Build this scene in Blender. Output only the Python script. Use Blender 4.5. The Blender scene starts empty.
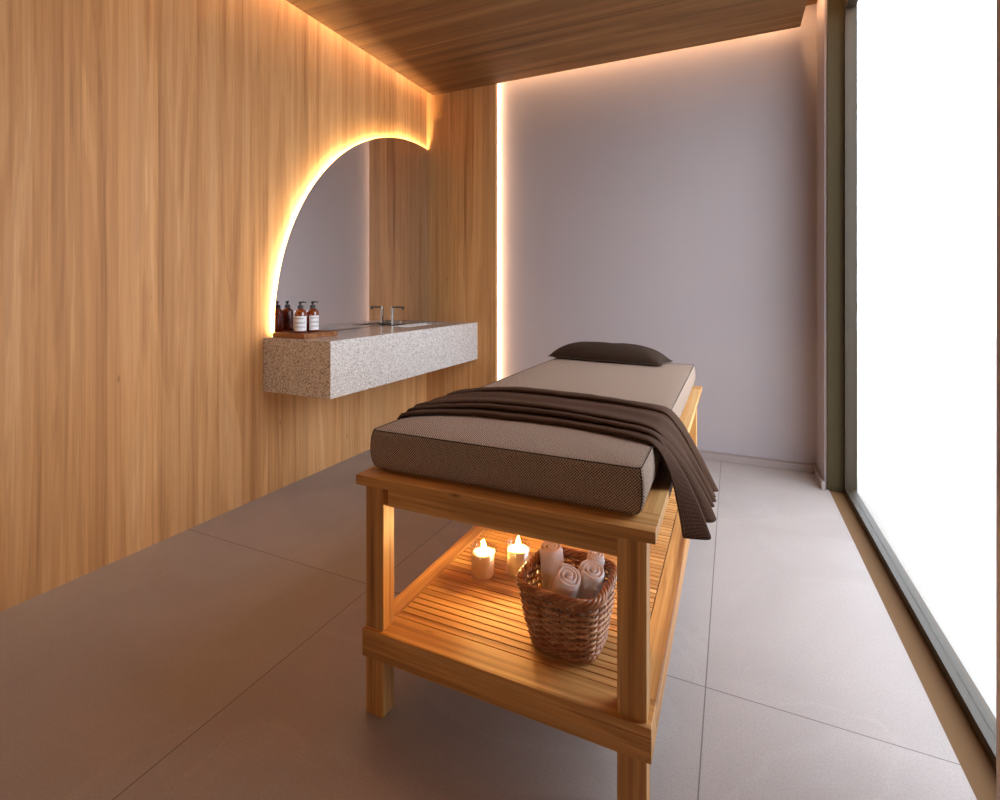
import bpy, bmesh, math, random
from mathutils import Vector, Matrix, noise
random.seed(7)
PI = math.pi
scene = bpy.context.scene
COL = scene.collection

# ------------------------------------------------------------------ helpers
def link(o, parent=None):
    COL.objects.link(o)
    if parent is not None:
        o.parent = parent
    return o

def origin(o):
    v = Vector((0, 0, 0))
    while o is not None:
        v += o.location
        o = o.parent
    return v

def obj(name, bm, mat, parent=None, smooth=False, bevel=0.0, segs=2, local=False, loc=None):
    """bm is in world metres; it is moved into the parent's space unless local=True"""
    me = bpy.data.meshes.new(name)
    bmesh.ops.recalc_face_normals(bm, faces=bm.faces[:]) if not getattr(bm, 'keep', False) else None
    off = Vector((0, 0, 0))
    if parent is not None and not local:
        off = origin(parent)
    if loc is not None:
        off = Vector(loc)
    if off.length > 0:
        bmesh.ops.translate(bm, verts=bm.verts[:], vec=-off)
    bm.to_mesh(me); bm.free()
    me.materials.append(mat)
    if smooth:
        for p in me.polygons: p.use_smooth = True
    o = bpy.data.objects.new(name, me)
    link(o, parent)
    if loc is not None:
        o.location = loc
    if bevel > 0:
        b = o.modifiers.new('bevel', 'BEVEL'); b.width = bevel; b.segments = segs; b.limit_method = 'ANGLE'
        b.angle_limit = math.radians(40)
    return o

def thing(name, label, cat, loc, group=None):
    o = bpy.data.objects.new(name, None); o.location = loc; o.empty_display_size = .05
    link(o); o['label'] = label; o['category'] = cat
    if group: o['group'] = group
    return o

def tag(o, label, cat, group=None):
    o['label'] = label; o['category'] = cat
    if group: o['group'] = group
    return o

def struct(name, bm, mat, bevel=0.0, parent=None, smooth=False):
    o = obj(name, bm, mat, parent, bevel=bevel, smooth=smooth)
    if parent is None: o['kind'] = 'structure'
    return o

def box(bm, x0, x1, y0, y1, z0, z1):
    vs = [bm.verts.new((x, y, z)) for x in (x0, x1) for y in (y0, y1) for z in (z0, z1)]
    for f in ((0, 1, 3, 2), (4, 6, 7, 5), (0, 4, 5, 1), (2, 3, 7, 6), (0, 2, 6, 4), (1, 5, 7, 3)):
        bm.faces.new([vs[i] for i in f])
    return vs

def bx(*a):
    bm = bmesh.new(); box(bm, *a); return bm

def lathe(bm, c, prof, n=32, cap0=True, cap1=True):
    rings = []
    for r, z in prof:
        rings.append([bm.verts.new((c[0] + r * math.cos(2 * PI * i / n), c[1] + r * math.sin(2 * PI * i / n), c[2] + z)) for i in range(n)])
    for a, b in zip(rings, rings[1:]):
        for i in range(n):
            bm.faces.new((a[i], a[(i + 1) % n], b[(i + 1) % n], b[i]))
    if cap0: bm.faces.new(rings[0][::-1])
    if cap1: bm.faces.new(rings[-1])

def tube(bm, pts, r, n=8, closed=False):
    pts = [Vector(p) for p in pts]
    m = len(pts); rings = []
    prev = None
    for i, p in enumerate(pts):
        if closed: t = pts[(i + 1) % m] - pts[(i - 1) % m]
        else: t = pts[min(i + 1, m - 1)] - pts[max(i - 1, 0)]
        t.normalize()
        if prev is None:
            a = Vector((0, 0, 1)) if abs(t.z) < .9 else Vector((1, 0, 0))
            nrm = t.cross(a).normalized()
        else:
            nrm = (prev - t * prev.dot(t)).normalized()
        prev = nrm; bi = t.cross(nrm)
        rr = r[i] if isinstance(r, (list, tuple)) else r
        rings.append([bm.verts.new(p + (nrm * math.cos(2 * PI * k / n) + bi * math.sin(2 * PI * k / n)) * rr) for k in range(n)])
    rng = range(m if closed else m - 1)
    for i in rng:
        a, b = rings[i], rings[(i + 1) % m]
        if closed and i == m - 1:
            # best twist match
            best = min(range(n), key=lambda s: sum((a[k].co - b[(k + s) % n].co).length for k in range(n)))
            b = [b[(k + best) % n] for k in range(n)]
        for k in range(n):
            bm.faces.new((a[k], a[(k + 1) % n], b[(k + 1) % n], b[k]))
    if not closed:
        bm.faces.new(rings[0][::-1]); bm.faces.new(rings[-1])

def srgb(h):
    h = h.lstrip('#'); c = [int(h[i:i + 2], 16) / 255 for i in (0, 2, 4)]
    return tuple(x / 12.92 if x <= .04045 else ((x + .055) / 1.055) ** 2.4 for x in c) + (1,)

# ------------------------------------------------------------------ materials
class NT:
    def __init__(s, name):
        s.m = bpy.data.materials.new(name); s.m.use_nodes = True
        s.t = s.m.node_tree; s.N = s.t.nodes; s.L = s.t.links
        s.N.clear()
        s.out = s.N.new('ShaderNodeOutputMaterial')
    def n(s, typ, **kw):
        o = s.N.new(typ)
        for k, v in kw.items():
            if k.startswith('i_'):
                key = k[2:]
                key = int(key) if key.isdigit() else key.replace('_', ' ')
                o.inputs[key].default_value = v
            else: setattr(o, k, v)
        return o
    def l(s, a, b): s.L.new(a, b)
    def math(s, op, a, b=None, c=None, clamp=False):
        o = s.N.new('ShaderNodeMath'); o.operation = op; o.use_clamp = clamp
        for i, v in enumerate((a, b, c)):
            if v is None: continue
            if isinstance(v, (int, float)): o.inputs[i].default_value = v
            else: s.L.new(v, o.inputs[i])
        return o.outputs[0]
    def mix(s, fac, a, b, blend='MIX'):
        o = s.N.new('ShaderNodeMix'); o.data_type = 'RGBA'; o.blend_type = blend
        for key, v in ((0, fac), (6, a), (7, b)):
            if isinstance(v, (int, float, tuple)): o.inputs[key].default_value = v
            else: s.L.new(v, o.inputs[key])
        return o.outputs[2]
    def ramp(s, fac, stops, interp='LINEAR'):
        o = s.N.new('ShaderNodeValToRGB'); cr = o.color_ramp; cr.interpolation = interp
        while len(cr.elements) < len(stops): cr.elements.new(.5)
        for e, (p, c) in zip(cr.elements, stops):
            e.position = p; e.color = c
        s.L.new(fac, o.inputs[0]); return o.outputs[0]
    def bsdf(s, col=None, rough=.5, **kw):
        b = s.N.new('ShaderNodeBsdfPrincipled')
        if col is not None:
            if isinstance(col, tuple): b.inputs['Base Color'].default_value = col
            else: s.L.new(col, b.inputs['Base Color'])
        if isinstance(rough, (int, float)): b.inputs['Roughness'].default_value = rough
        else: s.L.new(rough, b.inputs['Roughness'])
        for k, v in kw.items(): b.inputs[k.replace('_', ' ')].default_value = v
        s.L.new(b.outputs[0], s.out.inputs[0]); return b
    def bump(s, b, h, strength=.3, dist=.002):
        o = s.N.new('ShaderNodeBump'); o.inputs['Strength'].default_value = strength; o.inputs['Distance'].default_value = dist
        s.L.new(h, o.inputs['Height']); s.L.new(o.outputs[0], b.inputs['Normal'])

def wood(name, axis, light, mid, dark, plank=None, fine=1.0, rough=.45, scale=1.0, per_island=False, contrast=1.0, plankaxis=None, streak=.06, knots=.8, spec=.35):
    t = NT(name)
    tc = t.n('ShaderNodeTexCoord'); oi = t.n('ShaderNodeObjectInfo')
    sep = t.n('ShaderNodeSeparateXYZ'); t.l(tc.outputs['Object'], sep.inputs[0])
    ax = 'xyz'.index(axis); oth = [i for i in range(3) if i != ax]
    along, a, b = sep.outputs[ax], sep.outputs[oth[0]], sep.outputs[oth[1]]
    if plankaxis is not None: pa = sep.outputs['xyz'.index(plankaxis)]
    else: pa = a
    seed = t.math('MULTIPLY', oi.outputs['Random'], 17.0)
    var = None
    if per_island:
        g = t.n('ShaderNodeNewGeometry')
        seed = t.math('ADD', seed, t.math('MULTIPLY', g.outputs['Random Per Island'], 23.0))
        var = g.outputs['Random Per Island']
    if plank:
        idx = t.math('FLOOR', t.math('DIVIDE', t.math('ADD', pa, 40.07), plank))
        wn = t.n('ShaderNodeTexWhiteNoise', noise_dimensions='1D'); t.l(idx, wn.inputs['W'])
        var = wn.outputs['Value']
        seed = t.math('ADD', seed, t.math('MULTIPLY', var, 31.0))
    def vec(sa, sl, off=0.0):
        c = t.n('ShaderNodeCombineXYZ')
        t.l(t.math('MULTIPLY', a, sa), c.inputs[0]); t.l(t.math('MULTIPLY', b, sa), c.inputs[1])
        t.l(t.math('ADD', t.math('MULTIPLY', along, sl), t.math('ADD', seed, off)), c.inputs[2]); return c.outputs[0]
    def nz(v, sc, det=4, dist=0.0, rg=.55):
        o = t.n('ShaderNodeTexNoise', i_Scale=sc, i_Detail=det, i_Distortion=dist, i_Roughness=rg); t.l(v, o.inputs['Vector']); return o.outputs[0]
    n1 = nz(vec(6.5 * scale, .34 * scale), 1.0, 5, 1.1, .6)          # broad figure
    n2 = nz(vec(30 * scale, .42 * scale, 3), 1.0, 4, .7, .6)      # streaks
    n3 = nz(vec(230 * fine, 6, 5), 1.0, 3, 0, .5)                # fibre
    rings = t.math('SINE', t.math('MULTIPLY', t.math('ADD', n1, t.math('MULTIPLY', n2, .12)), 46.0))
    rings = t.math('MULTIPLY_ADD', rings, .5, .5)
    f = t.math('ADD', t.math('MULTIPLY', n1, .55), t.math('MULTIPLY', n2, .45))
    f = t.math('MULTIPLY_ADD', t.math('SUBTRACT', f, .5), 3.0 * contrast, .5, clamp=True)
    col = t.ramp(f, [(.05, light), (.5, mid), (.95, dark)])
    col = t.mix(t.math('MULTIPLY', rings, .22 * contrast), col, dark)
    col = t.mix(t.math('MULTIPLY', t.math('SUBTRACT', n3, .42, clamp=True), .7 * contrast), col, dark)
    # dark sapwood streaks and pin knots
    n4 = nz(vec(17 * scale, .35 * scale, 9), 1.0, 3, .4, .5)
    st = t.math('MULTIPLY', t.math('SUBTRACT', n4, .60, clamp=True), 4.0, clamp=True)
    col = t.mix(t.math('MULTIPLY', st, .55 * contrast), col, dark)
    vo = t.n('ShaderNodeTexVoronoi', i_Scale=1.0); t.l(vec(7 * scale, 2.2 * scale, 1), vo.inputs['Vector'])
    kn = t.math('SUBTRACT', 1.0, t.math('DIVIDE', vo.outputs['Distance'], streak), clamp=True)
    kd = tuple(x * .35 for x in dark[:3]) + (1,)
    col = t.mix(t.math('MULTIPLY', kn, knots), col, kd)
    if var is not None:
        hsv = t.n('ShaderNodeHueSaturation'); t.l(col, hsv.inputs['Color'])
        t.l(t.math('MULTIPLY_ADD', var, .24, .88), hsv.inputs['Value']); col = hsv.outputs[0]
        if plank:
            fr = t.math('FRACT', t.math('DIVIDE', t.math('ADD', pa, 40.07), plank))
            e = t.math('LESS_THAN', t.math('ABSOLUTE', t.math('SUBTRACT', fr, .5)), .5 - .0011 / plank)
            col = t.mix(t.math('MULTIPLY', t.math('SUBTRACT', 1.0, e), .15), col, kd)
    b_ = t.bsdf(col, rough, Specular_IOR_Level=spec)
    t.bump(b_, t.math('ADD', n3, t.math('MULTIPLY', n2, .6)), .12, .0015)
    return t.m

def plain(name, col, rough=.5, metal=0.0, nscale=60, namp=.06, **kw):
    t = NT(name)
    tc = t.n('ShaderNodeTexCoord')
    nz = t.n('ShaderNodeTexNoise', i_Scale=float(nscale), i_Detail=3.0); t.l(tc.outputs['Object'], nz.inputs['Vector'])
    c = t.mix(nz.outputs[0], tuple(x * (1 - namp) for x in col[:3]) + (1,), tuple(min(1, x * (1 + namp)) for x in col[:3]) + (1,))
    b = t.bsdf(c, rough, Metallic=metal, **kw)
    t.bump(b, nz.outputs[0], .05, .001)
    return t.m

def emit(name, col, s):
    t = NT(name); e = t.n('ShaderNodeEmission'); e.inputs[0].default_value = col; e.inputs[1].default_value = s
    t.l(e.outputs[0], t.out.inputs[0]); return t.m

def thin_glass(name, tint, gloss=.08, rough=.0, glosscol=(1, 1, 1, 1)):
    t = NT(name)
    tr = t.n('ShaderNodeBsdfTransparent'); tr.inputs[0].default_value = tint
    g = t.n('ShaderNodeBsdfGlossy'); g.inputs['Roughness'].default_value = rough; g.inputs[0].default_value = glosscol
    lw = t.n('ShaderNodeLayerWeight', i_Blend=.25)
    f = t.math('MULTIPLY_ADD', lw.outputs['Facing'], .45, gloss, clamp=True)
    ms = t.n('ShaderNodeMixShader'); t.l(f, ms.inputs[0]); t.l(tr.outputs[0], ms.inputs[1]); t.l(g.outputs[0], ms.inputs[2])
    t.l(ms.outputs[0], t.out.inputs[0]); return t.m

def fabric(name, darkc, lightc, p, mixn=.3, bumps=.5, thresh=0.0, rough=.95, ribs=False):
    """weave drawn from UVs in metres"""
    t = NT(name)
    tc = t.n('ShaderNodeTexCoord'); sep = t.n('ShaderNodeSeparateXYZ'); t.l(tc.outputs['UV'], sep.inputs[0])
    w = t.n('ShaderNodeTexNoise', i_Scale=90.0, i_Detail=2.0); t.l(tc.outputs['UV'], w.inputs['Vector'])
    wob = t.math('MULTIPLY', t.math('SUBTRACT', w.outputs[0], .5), p * .5)
    k = 2 * PI / p
    u = t.math('MULTIPLY', t.math('ADD', sep.outputs[0], wob), k); v = t.math('MULTIPLY', t.math('ADD', sep.outputs[1], wob), k)
    if ribs:
        s = t.math('ADD', t.math('MULTIPLY', t.math('SINE', u), .75), t.math('MULTIPLY', t.math('SINE', t.math('MULTIPLY', v, .8)), .25))
    else:
        s = t.math('MULTIPLY', t.math('SINE', u), t.math('SINE', v))
    f = t.math('MULTIPLY_ADD', s, 1.1, .5 + thresh, clamp=True)
    n = t.n('ShaderNodeTexNoise', i_Scale=260.0, i_Detail=3.0, i_Roughness=.7); t.l(tc.outputs['UV'], n.inputs['Vector'])
    n2 = t.n('ShaderNodeTexNoise', i_Scale=900.0, i_Detail=1.0); t.l(tc.outputs['UV'], n2.inputs['Vector'])
    f2 = t.math('ADD', f, t.math('MULTIPLY', t.math('SUBTRACT', n.outputs[0], .5), mixn * 3), clamp=True)
    f2 = t.math('ADD', f2, t.math('MULTIPLY', t.math('SUBTRACT', n2.outputs[0], .5), mixn), clamp=True)
    col = t.mix(f2, darkc, lightc)
    b = t.bsdf(col, rough, Specular_IOR_Level=.15)
    try:
        b.inputs['Sheen Weight'].default_value = .0; b.inputs['Sheen Roughness'].default_value = .6
    except Exception: pass
    t.bump(b, t.math('ADD', s, n.outputs[0]), bumps, .0009)
    return t.m

M = {}
FILL_POWER = 14.0  # strength of the added overhead fill
M['wall_wood'] = wood('wall_oak', 'z', srgb('#DEB281'), srgb('#CB9761'), srgb('#946236'), plank=.29, plankaxis='y', rough=.6, contrast=.78, knots=.6, streak=.05)
M['back_wood'] = wood('back_oak', 'z', srgb('#DEB07C'), srgb('#CC975F'), srgb('#925F31'), plank=.29, plankaxis='x', rough=.6, contrast=.78, knots=.6, streak=.05)
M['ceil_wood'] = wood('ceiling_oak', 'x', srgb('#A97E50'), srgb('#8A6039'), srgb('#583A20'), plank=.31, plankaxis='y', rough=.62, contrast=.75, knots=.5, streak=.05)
TL, TM, TD = srgb('#E4B777'), srgb('#CC9453'), srgb('#82512A')
for a in 'xyz':
    M['table_' + a] = wood('table_teak_' + a, a, TL, TM, TD, rough=.46, contrast=1.1, scale=1.5, streak=.07)
M['slat'] = wood('slat_teak', 'x', TL, TM, TD, rough=.58, scale=1.8, per_island=True, contrast=.8)
M['tray'] = wood('tray_walnut', 'x', srgb('#C08A5C'), srgb('#9A6238'), srgb('#5E341A'), rough=.4, scale=2.5)

def make_plaster(name, c):
    t = NT(name)
    tc = t.n('ShaderNodeTexCoord')
    n = t.n('ShaderNodeTexNoise', i_Scale=1.3, i_Detail=5.0, i_Roughness=.6); t.l(tc.outputs['Object'], n.inputs['Vector'])
    n2 = t.n('ShaderNodeTexNoise', i_Scale=160.0, i_Detail=3.0); t.l(tc.outputs['Object'], n2.inputs['Vector'])
    col = t.mix(n.outputs[0], tuple(x * .95 for x in c[:3]) + (1,), tuple(x * 1.05 for x in c[:3]) + (1,))
    b = t.bsdf(col, .8, Specular_IOR_Level=.25); t.bump(b, n2.outputs[0], .08, .001); return t.m
M['plaster'] = make_plaster('grey_plaster', srgb('#A59B9B'))
M['baseboard'] = make_plaster('grey_baseboard', srgb('#988A84'))
M['jamb'] = make_plaster('olive_jamb', srgb('#3E331D'))
M['frame'] = plain('bronze_frame', srgb('#3A2F20'), .45, .3)
M['sill'] = make_plaster('sill_stone', srgb('#6E5030'))

def make_floor():
    t = NT('stone_tile')
    g = t.n('ShaderNodeTexCoord'); sep = t.n('ShaderNodeSeparateXYZ'); t.l(g.outputs['Object'], sep.inputs[0])
    x, y = sep.outputs[0], sep.outputs[1]
    P = 1.165
    fx = t.math('DIVIDE', t.math('ADD', x, .07 + 20 * P), P); fy = t.math('DIVIDE', t.math('ADD', y, 20 * P - 1.535), P)
    def seam(f, w):
        d = t.math('ABSOLUTE', t.math('SUBTRACT', t.math('FRACT', t.math('ADD', f, .5)), .5))
        return t.math('LESS_THAN', d, w / P)
    sx = seam(fx, .0016); sy = seam(fy, .0016)
    far = t.math('MULTIPLY', t.math('GREATER_THAN', x, -.07), t.math('GREATER_THAN', y, 1.8))
    sy = t.math('MULTIPLY', sy, t.math('SUBTRACT', 1.0, far))
    sm = t.math('MAXIMUM', sx, sy)
    cid = t.n('ShaderNodeCombineXYZ'); t.l(t.math('FLOOR', fx), cid.inputs[0]); t.l(t.math('FLOOR', fy), cid.inputs[1])
    wn = t.n('ShaderNodeTexWhiteNoise'); t.l(cid.outputs[0], wn.inputs['Vector'])
    v = t.n('ShaderNodeVectorMath', operation='ADD'); t.l(g.outputs['Object'], v.inputs[0])
    sc = t.n('ShaderNodeVectorMath', operation='SCALE'); t.l(wn.outputs['Color'], sc.inputs[0]); sc.inputs['Scale'].default_value = 7.0
    t.l(sc.outputs[0], v.inputs[1])
    big = t.n('ShaderNodeTexNoise', i_Scale=1.4, i_Detail=6.0, i_Roughness=.6, i_Distortion=.8); t.l(v.outputs[0], big.inputs['Vector'])
    # long soft veins
    ve = t.n('ShaderNodeTexNoise', i_Scale=.9, i_Detail=4.0, i_Distortion=1.4); t.l(v.outputs[0], ve.inputs['Vector'])
    vn = t.math('SUBTRACT', 1.0, t.math('MULTIPLY', t.math('ABSOLUTE', t.math('SUBTRACT', ve.outputs[0], .53)), 55.0), clamp=True)
    gr = t.n('ShaderNodeTexNoise', i_Scale=190.0, i_Detail=2.0, i_Roughness=.7); t.l(g.outputs['Object'], gr.inputs['Vector'])
    gr2 = t.n('ShaderNodeTexVoronoi', i_Scale=330.0); t.l(g.outputs['Object'], gr2.inputs['Vector'])
    f = t.math('MULTIPLY_ADD', t.math('SUBTRACT', big.outputs[0], .5), 1.5, .5, clamp=True)
    col = t.mix(f, srgb('#9C908A'), srgb('#B2A6A0'))
    col = t.mix(t.math('MULTIPLY', vn, .10), col, srgb('#C9BEBA'))
    col = t.mix(t.math('MULTIPLY', t.math('SUBTRACT', gr.outputs[0], .45, clamp=True), 1.3), col, srgb('#81756E'))
    sp = t.math('LESS_THAN', gr2.outputs['Distance'], .22)
    col = t.mix(t.math('MULTIPLY', sp, .22), col, srgb('#D2C8C4'))
    col = t.mix(t.math('MULTIPLY', sm, .75), col, srgb('#4E4541'))
    b = t.bsdf(col, .48, Specular_IOR_Level=.4)
    h = t.math('SUBTRACT', t.math('MULTIPLY', gr.outputs[0], .4), sm)
    t.bump(b, h, .15, .001); return t.m
M['floor'] = make_floor()

def make_granite():
    t = NT('speckled_granite')
    tc = t.n('ShaderNodeTexCoord')
    v = t.n('ShaderNodeTexVoronoi', i_Scale=290.0); t.l(tc.outputs['Object'], v.inputs['Vector'])
    v2 = t.n('ShaderNodeTexVoronoi', i_Scale=215.0, i_Randomness=1.0); t.l(tc.outputs['Object'], v2.inputs['Vector'])
    s1 = t.n('ShaderNodeSeparateColor'); t.l(v.outputs['Color'], s1.inputs[0]); s2 = t.n('ShaderNodeSeparateColor'); t.l(v2.outputs['Color'], s2.inputs[0])
    col = t.mix(s1.outputs[1], srgb('#C6C0BA'), srgb('#E6E2DE'))
    col = t.mix(t.math('GREATER_THAN', s1.outputs[0], .74), col, srgb('#8C827B'))
    col = t.mix(t.math('MULTIPLY', t.math('GREATER_THAN', s2.outputs[0], .84), t.math('LESS_THAN', v2.outputs['Distance'], .42)), col, srgb('#4A423D'))
    t.bsdf(col, .16, Specular_IOR_Level=.55); return t.m
M['granite'] = make_granite()
M['ceramic'] = plain('white_ceramic', srgb('#E9E8E8'), .12, 0, 30, .02)
M['steel'] = plain('brushed_steel', srgb('#8F8780'), .22, 1.0, 90, .08)
M['darksteel'] = plain('dark_steel', srgb('#4A443F'), .3, 1.0, 90, .08)
t = NT('mirror_silver'); b = t.bsdf(srgb('#F0EDEC'), .0, Metallic=1.0); M['mirror'] = t.m
M['backing'] = plain('mirror_backing', srgb('#6A6560'), .6)
LED = (1.0, .58, .22, 1)
M['led_mirror'] = emit('led_mirror', (1.0, .72, .36, 1), 380)
M['led_side'] = emit('led_side', (1.0, .70, .46, 1), 34)
M['led_cove'] = emit('led_cove', (1.0, .60, .32, 1), 60)
M['pane'] = thin_glass('window_glass', (.93, .96, .96, 1), .04)
M['tumbler'] = thin_glass('tumbler_glass', (.97, .96, .95, 1), .06, .02)
M['mattress'] = fabric('tweed_mattress', srgb('#2A211E'), srgb('#CDB19C'), .0066, .36, .8, .0)
M['piping'] = fabric('dark_piping', srgb('#2E2420'), srgb('#5A4A41'), .004, .2, .3)
M['throw'] = fabric('brown_throw', srgb('#20140E'), srgb('#6A4A36'), .0031, .36, .7, -.12, ribs=True)
M['pillow'] = fabric('dark_pillow', srgb('#211813'), srgb('#48372B'), .003, .3, .4)
def make_towel():
    t = NT('white_terry'); tc = t.n('ShaderNodeTexCoord')
    n = t.n('ShaderNodeTexVoronoi', i_Scale=420.0); t.l(tc.outputs['Object'], n.inputs['Vector'])
    n2 = t.n('ShaderNodeTexNoise', i_Scale=35.0, i_Detail=3.0); t.l(tc.outputs['Object'], n2.inputs['Vector'])
    col = t.mix(n2.outputs[0], srgb('#E8E5E6'), srgb('#F6F4F4'))
    b = t.bsdf(col, .95, Specular_IOR_Level=.1); t.bump(b, n.outputs['Distance'], .6, .0015); return t.m
M['towel'] = make_towel()
def make_wicker():
    t = NT('brown_wicker'); g = t.n('ShaderNodeNewGeometry'); tc = t.n('ShaderNodeTexCoord')
    n = t.n('ShaderNodeTexNoise', i_Scale=70.0, i_Detail=3.0); t.l(tc.outputs['Object'], n.inputs['Vector'])
    f = t.math('ADD', t.math('MULTIPLY', g.outputs['Random Per Island'], .35), t.math('MULTIPLY', n.outputs[0], .75), clamp=True)
    col = t.ramp(f, [(.1, srgb('#552B16')), (.5, srgb('#98613D')), (.95, srgb('#DAAE82'))])
    t.bsdf(col, .35, Specular_IOR_Level=.5); return t.m
M['wicker'] = make_wicker()
t = NT('candle_wax')
d1 = t.n('ShaderNodeBsdfDiffuse'); d1.inputs[0].default_value = srgb('#F0E0C4')
d2 = t.n('ShaderNodeBsdfTranslucent'); d2.inputs[0].default_value = (.95, .70, .36, 1)
mx = t.n('ShaderNodeMixShader', i_0=.68); t.l(d1.outputs[0], mx.inputs[1]); t.l(d2.outputs[0], mx.inputs[2]); t.l(mx.outputs[0], t.out.inputs[0]); M['wax'] = t.m
M['wick'] = plain('burnt_wick', srgb('#1B1410'), .9)
M['flame'] = emit('flame', (1.0, .62, .20, 1), 2000)
def make_amber():
    t = NT('amber_glass')
    tr = t.n('ShaderNodeBsdfTransparent'); tr.inputs[0].default_value = (.62, .16, .02, 1)
    d = t.n('ShaderNodeBsdfDiffuse'); d.inputs[0].default_value = srgb('#A4470F')
    g = t.n('ShaderNodeBsdfGlossy'); g.inputs['Roughness'].default_value = .05
    m1 = t.n('ShaderNodeMixShader', i_0=.45); t.l(tr.outputs[0], m1.inputs[1]); t.l(d.outputs[0], m1.inputs[2])
    lw = t.n('ShaderNodeLayerWeight', i_Blend=.3)
    f = t.math('MULTIPLY_ADD', lw.outputs['Facing'], .5, .06, clamp=True)
    m2 = t.n('ShaderNodeMixShader'); t.l(f, m2.inputs[0]); t.l(m1.outputs[0], m2.inputs[1]); t.l(g.outputs[0], m2.inputs[2])
    t.l(m2.outputs[0], t.out.inputs[0]); return t.m
M['amber'] = make_amber()
M['pump'] = plain('dark_pump', srgb('#2E2B2B'), .3)
def make_label():
    t = NT('paper_label'); tc = t.n('ShaderNodeTexCoord'); sep = t.n('ShaderNodeSeparateXYZ'); t.l(tc.outputs['UV'], sep.inputs[0])
    u, v = sep.outputs[0], sep.outputs[1]
    n = t.n('ShaderNodeTexNoise', i_Scale=1.0, i_Detail=2.0, i_Roughness=.8)
    c = t.n('ShaderNodeCombineXYZ'); t.l(t.math('MULTIPLY', u, 42.0), c.inputs[0]); t.l(t.math('MULTIPLY', v, 26.0), c.inputs[1]); t.l(c.outputs[0], n.inputs['Vector'])
    ink = t.math('GREATER_THAN', n.outputs[0], .47)
    def row(v0, v1, u0, u1):
        a = t.math('MULTIPLY', t.math('GREATER_THAN', v, v0), t.math('LESS_THAN', v, v1))
        return t.math('MULTIPLY', a, t.math('MULTIPLY', t.math('GREATER_THAN', u, u0), t.math('LESS_THAN', u, u1)))
    rows = [row(.80, .88, .12, .72), row(.56, .60, .12, .85), row(.49, .53, .12, .8), row(.28, .31, .12, .8), row(.22, .25, .12, .84)]
    tot = rows[0]
    for r in rows[1:]: tot = t.math('MAXIMUM', tot, r)
    col = t.mix(t.math('MULTIPLY', t.math('MULTIPLY', tot, ink), .8), srgb('#EFEDEC'), srgb('#3A3636'))
    t.bsdf(col, .6); return t.m
M['label'] = make_label()
M['terrace'] = make_plaster('terrace_stone', srgb('#B9B4AC'))

# ------------------------------------------------------------------ the room
XW = -2.307; YB = 3.556; YG = 3.632; XR = .466; XO = .556; ZC = 2.713; ZT = 2.87; YF = -2.2
struct('floor', bx(XW - .1, XR + .02, YF - .1, YG + .1, -.1, 0), M['floor'])
struct('trim_1', bx(XR + .02, XO, YF - .1, 3.33, -.1, -.004), M['sill'])       # ledge outside the tiles, under the glass
struct('wall_left', bx(XW - .1, XW, YF - .1, YG + .1, 0, ZT), M['wall_wood'])
# wood panelled piece of the back wall, standing proud of the grey wall
struct('wall_back_left', bx(XW, -1.676, YB, YB + .03, 0, ZT), M['back_wood'])
struct('wall_back', bx(XW, XO + .06, YG, YG + .1, 0, ZT), M['plaster'])
struct('wall_right', bx(XR, XO + .06, 3.34, YG, 0, ZT), M['plaster'])
struct('trim_2', bx(XR + .012, XO + .06, 3.325, 3.34, -.004, ZT), M['jamb'])                  # olive reveal beside the glass
struct('wall_front', bx(XW - .1, XO, YF - .1, YF, 0, ZT), M['plaster'])
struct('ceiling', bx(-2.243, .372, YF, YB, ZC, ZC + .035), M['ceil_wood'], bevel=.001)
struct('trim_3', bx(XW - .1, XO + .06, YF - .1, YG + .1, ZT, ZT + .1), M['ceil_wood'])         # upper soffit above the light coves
bm = bmesh.new(); box(bm, -1.676, XR, YG - .045, YG, 0, .044)
struct('baseboard_back', bm, M['baseboard'], bevel=.0015)
struct('baseboard_right', bx(XR - .018, XR, 3.31, YG - .045, 0, .044), M['baseboard'], bevel=.0015)

# LED strips in the coves (profile + diffuser)
def led(name, label, a, mat, up):
    t_ = thing(name, label, 'led strip', ((a[0] + a[1]) / 2, (a[2] + a[3]) / 2, a[4]))
    obj('diffuser', bx(*a), mat, t_)
    return t_
t_ = led('led_strip', 'warm light strip hidden above the ceiling edge along the oak wall', (-2.232, -2.220, YF + .1, YB - .005, ZT - .022, ZT - .010), M['led_cove'], 1)
obj('profile', bx(-2.234, -2.218, YF + .1, YB - .005, ZT - .010, ZT - .0005), M['steel'], t_)
t_ = led('led_strip', 'warm light strip hidden above the ceiling edge along the grey back wall', (-1.66, .34, YB - .022, YB - .010, ZT - .022, ZT - .010), M['led_cove'], 1)
obj('profile', bx(-1.66, .34, YB - .024, YB - .008, ZT - .010, ZT - .0005), M['steel'], t_)
t_ = led('led_strip', 'warm light strip hidden above the ceiling edge on the window side', (.350, .362, YF + .1, YB - .05, ZT - .022, ZT - .010), M['led_cove'], 1)
obj('profile', bx(.348, .364, YF + .1, YB - .05, ZT - .010, ZT - .0005), M['steel'], t_)
t_ = led('led_strip', 'upright warm light strip behind the oak panel edge beside the grey wall', (-1.700, -1.690, YB + .036, YB + .05, .002, ZC + .1), M['led_side'], 1)
obj('profile', bx(-1.708, -1.700, YB + .031, YB + .052, .001, ZC + .1), M['steel'], t_)

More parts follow.
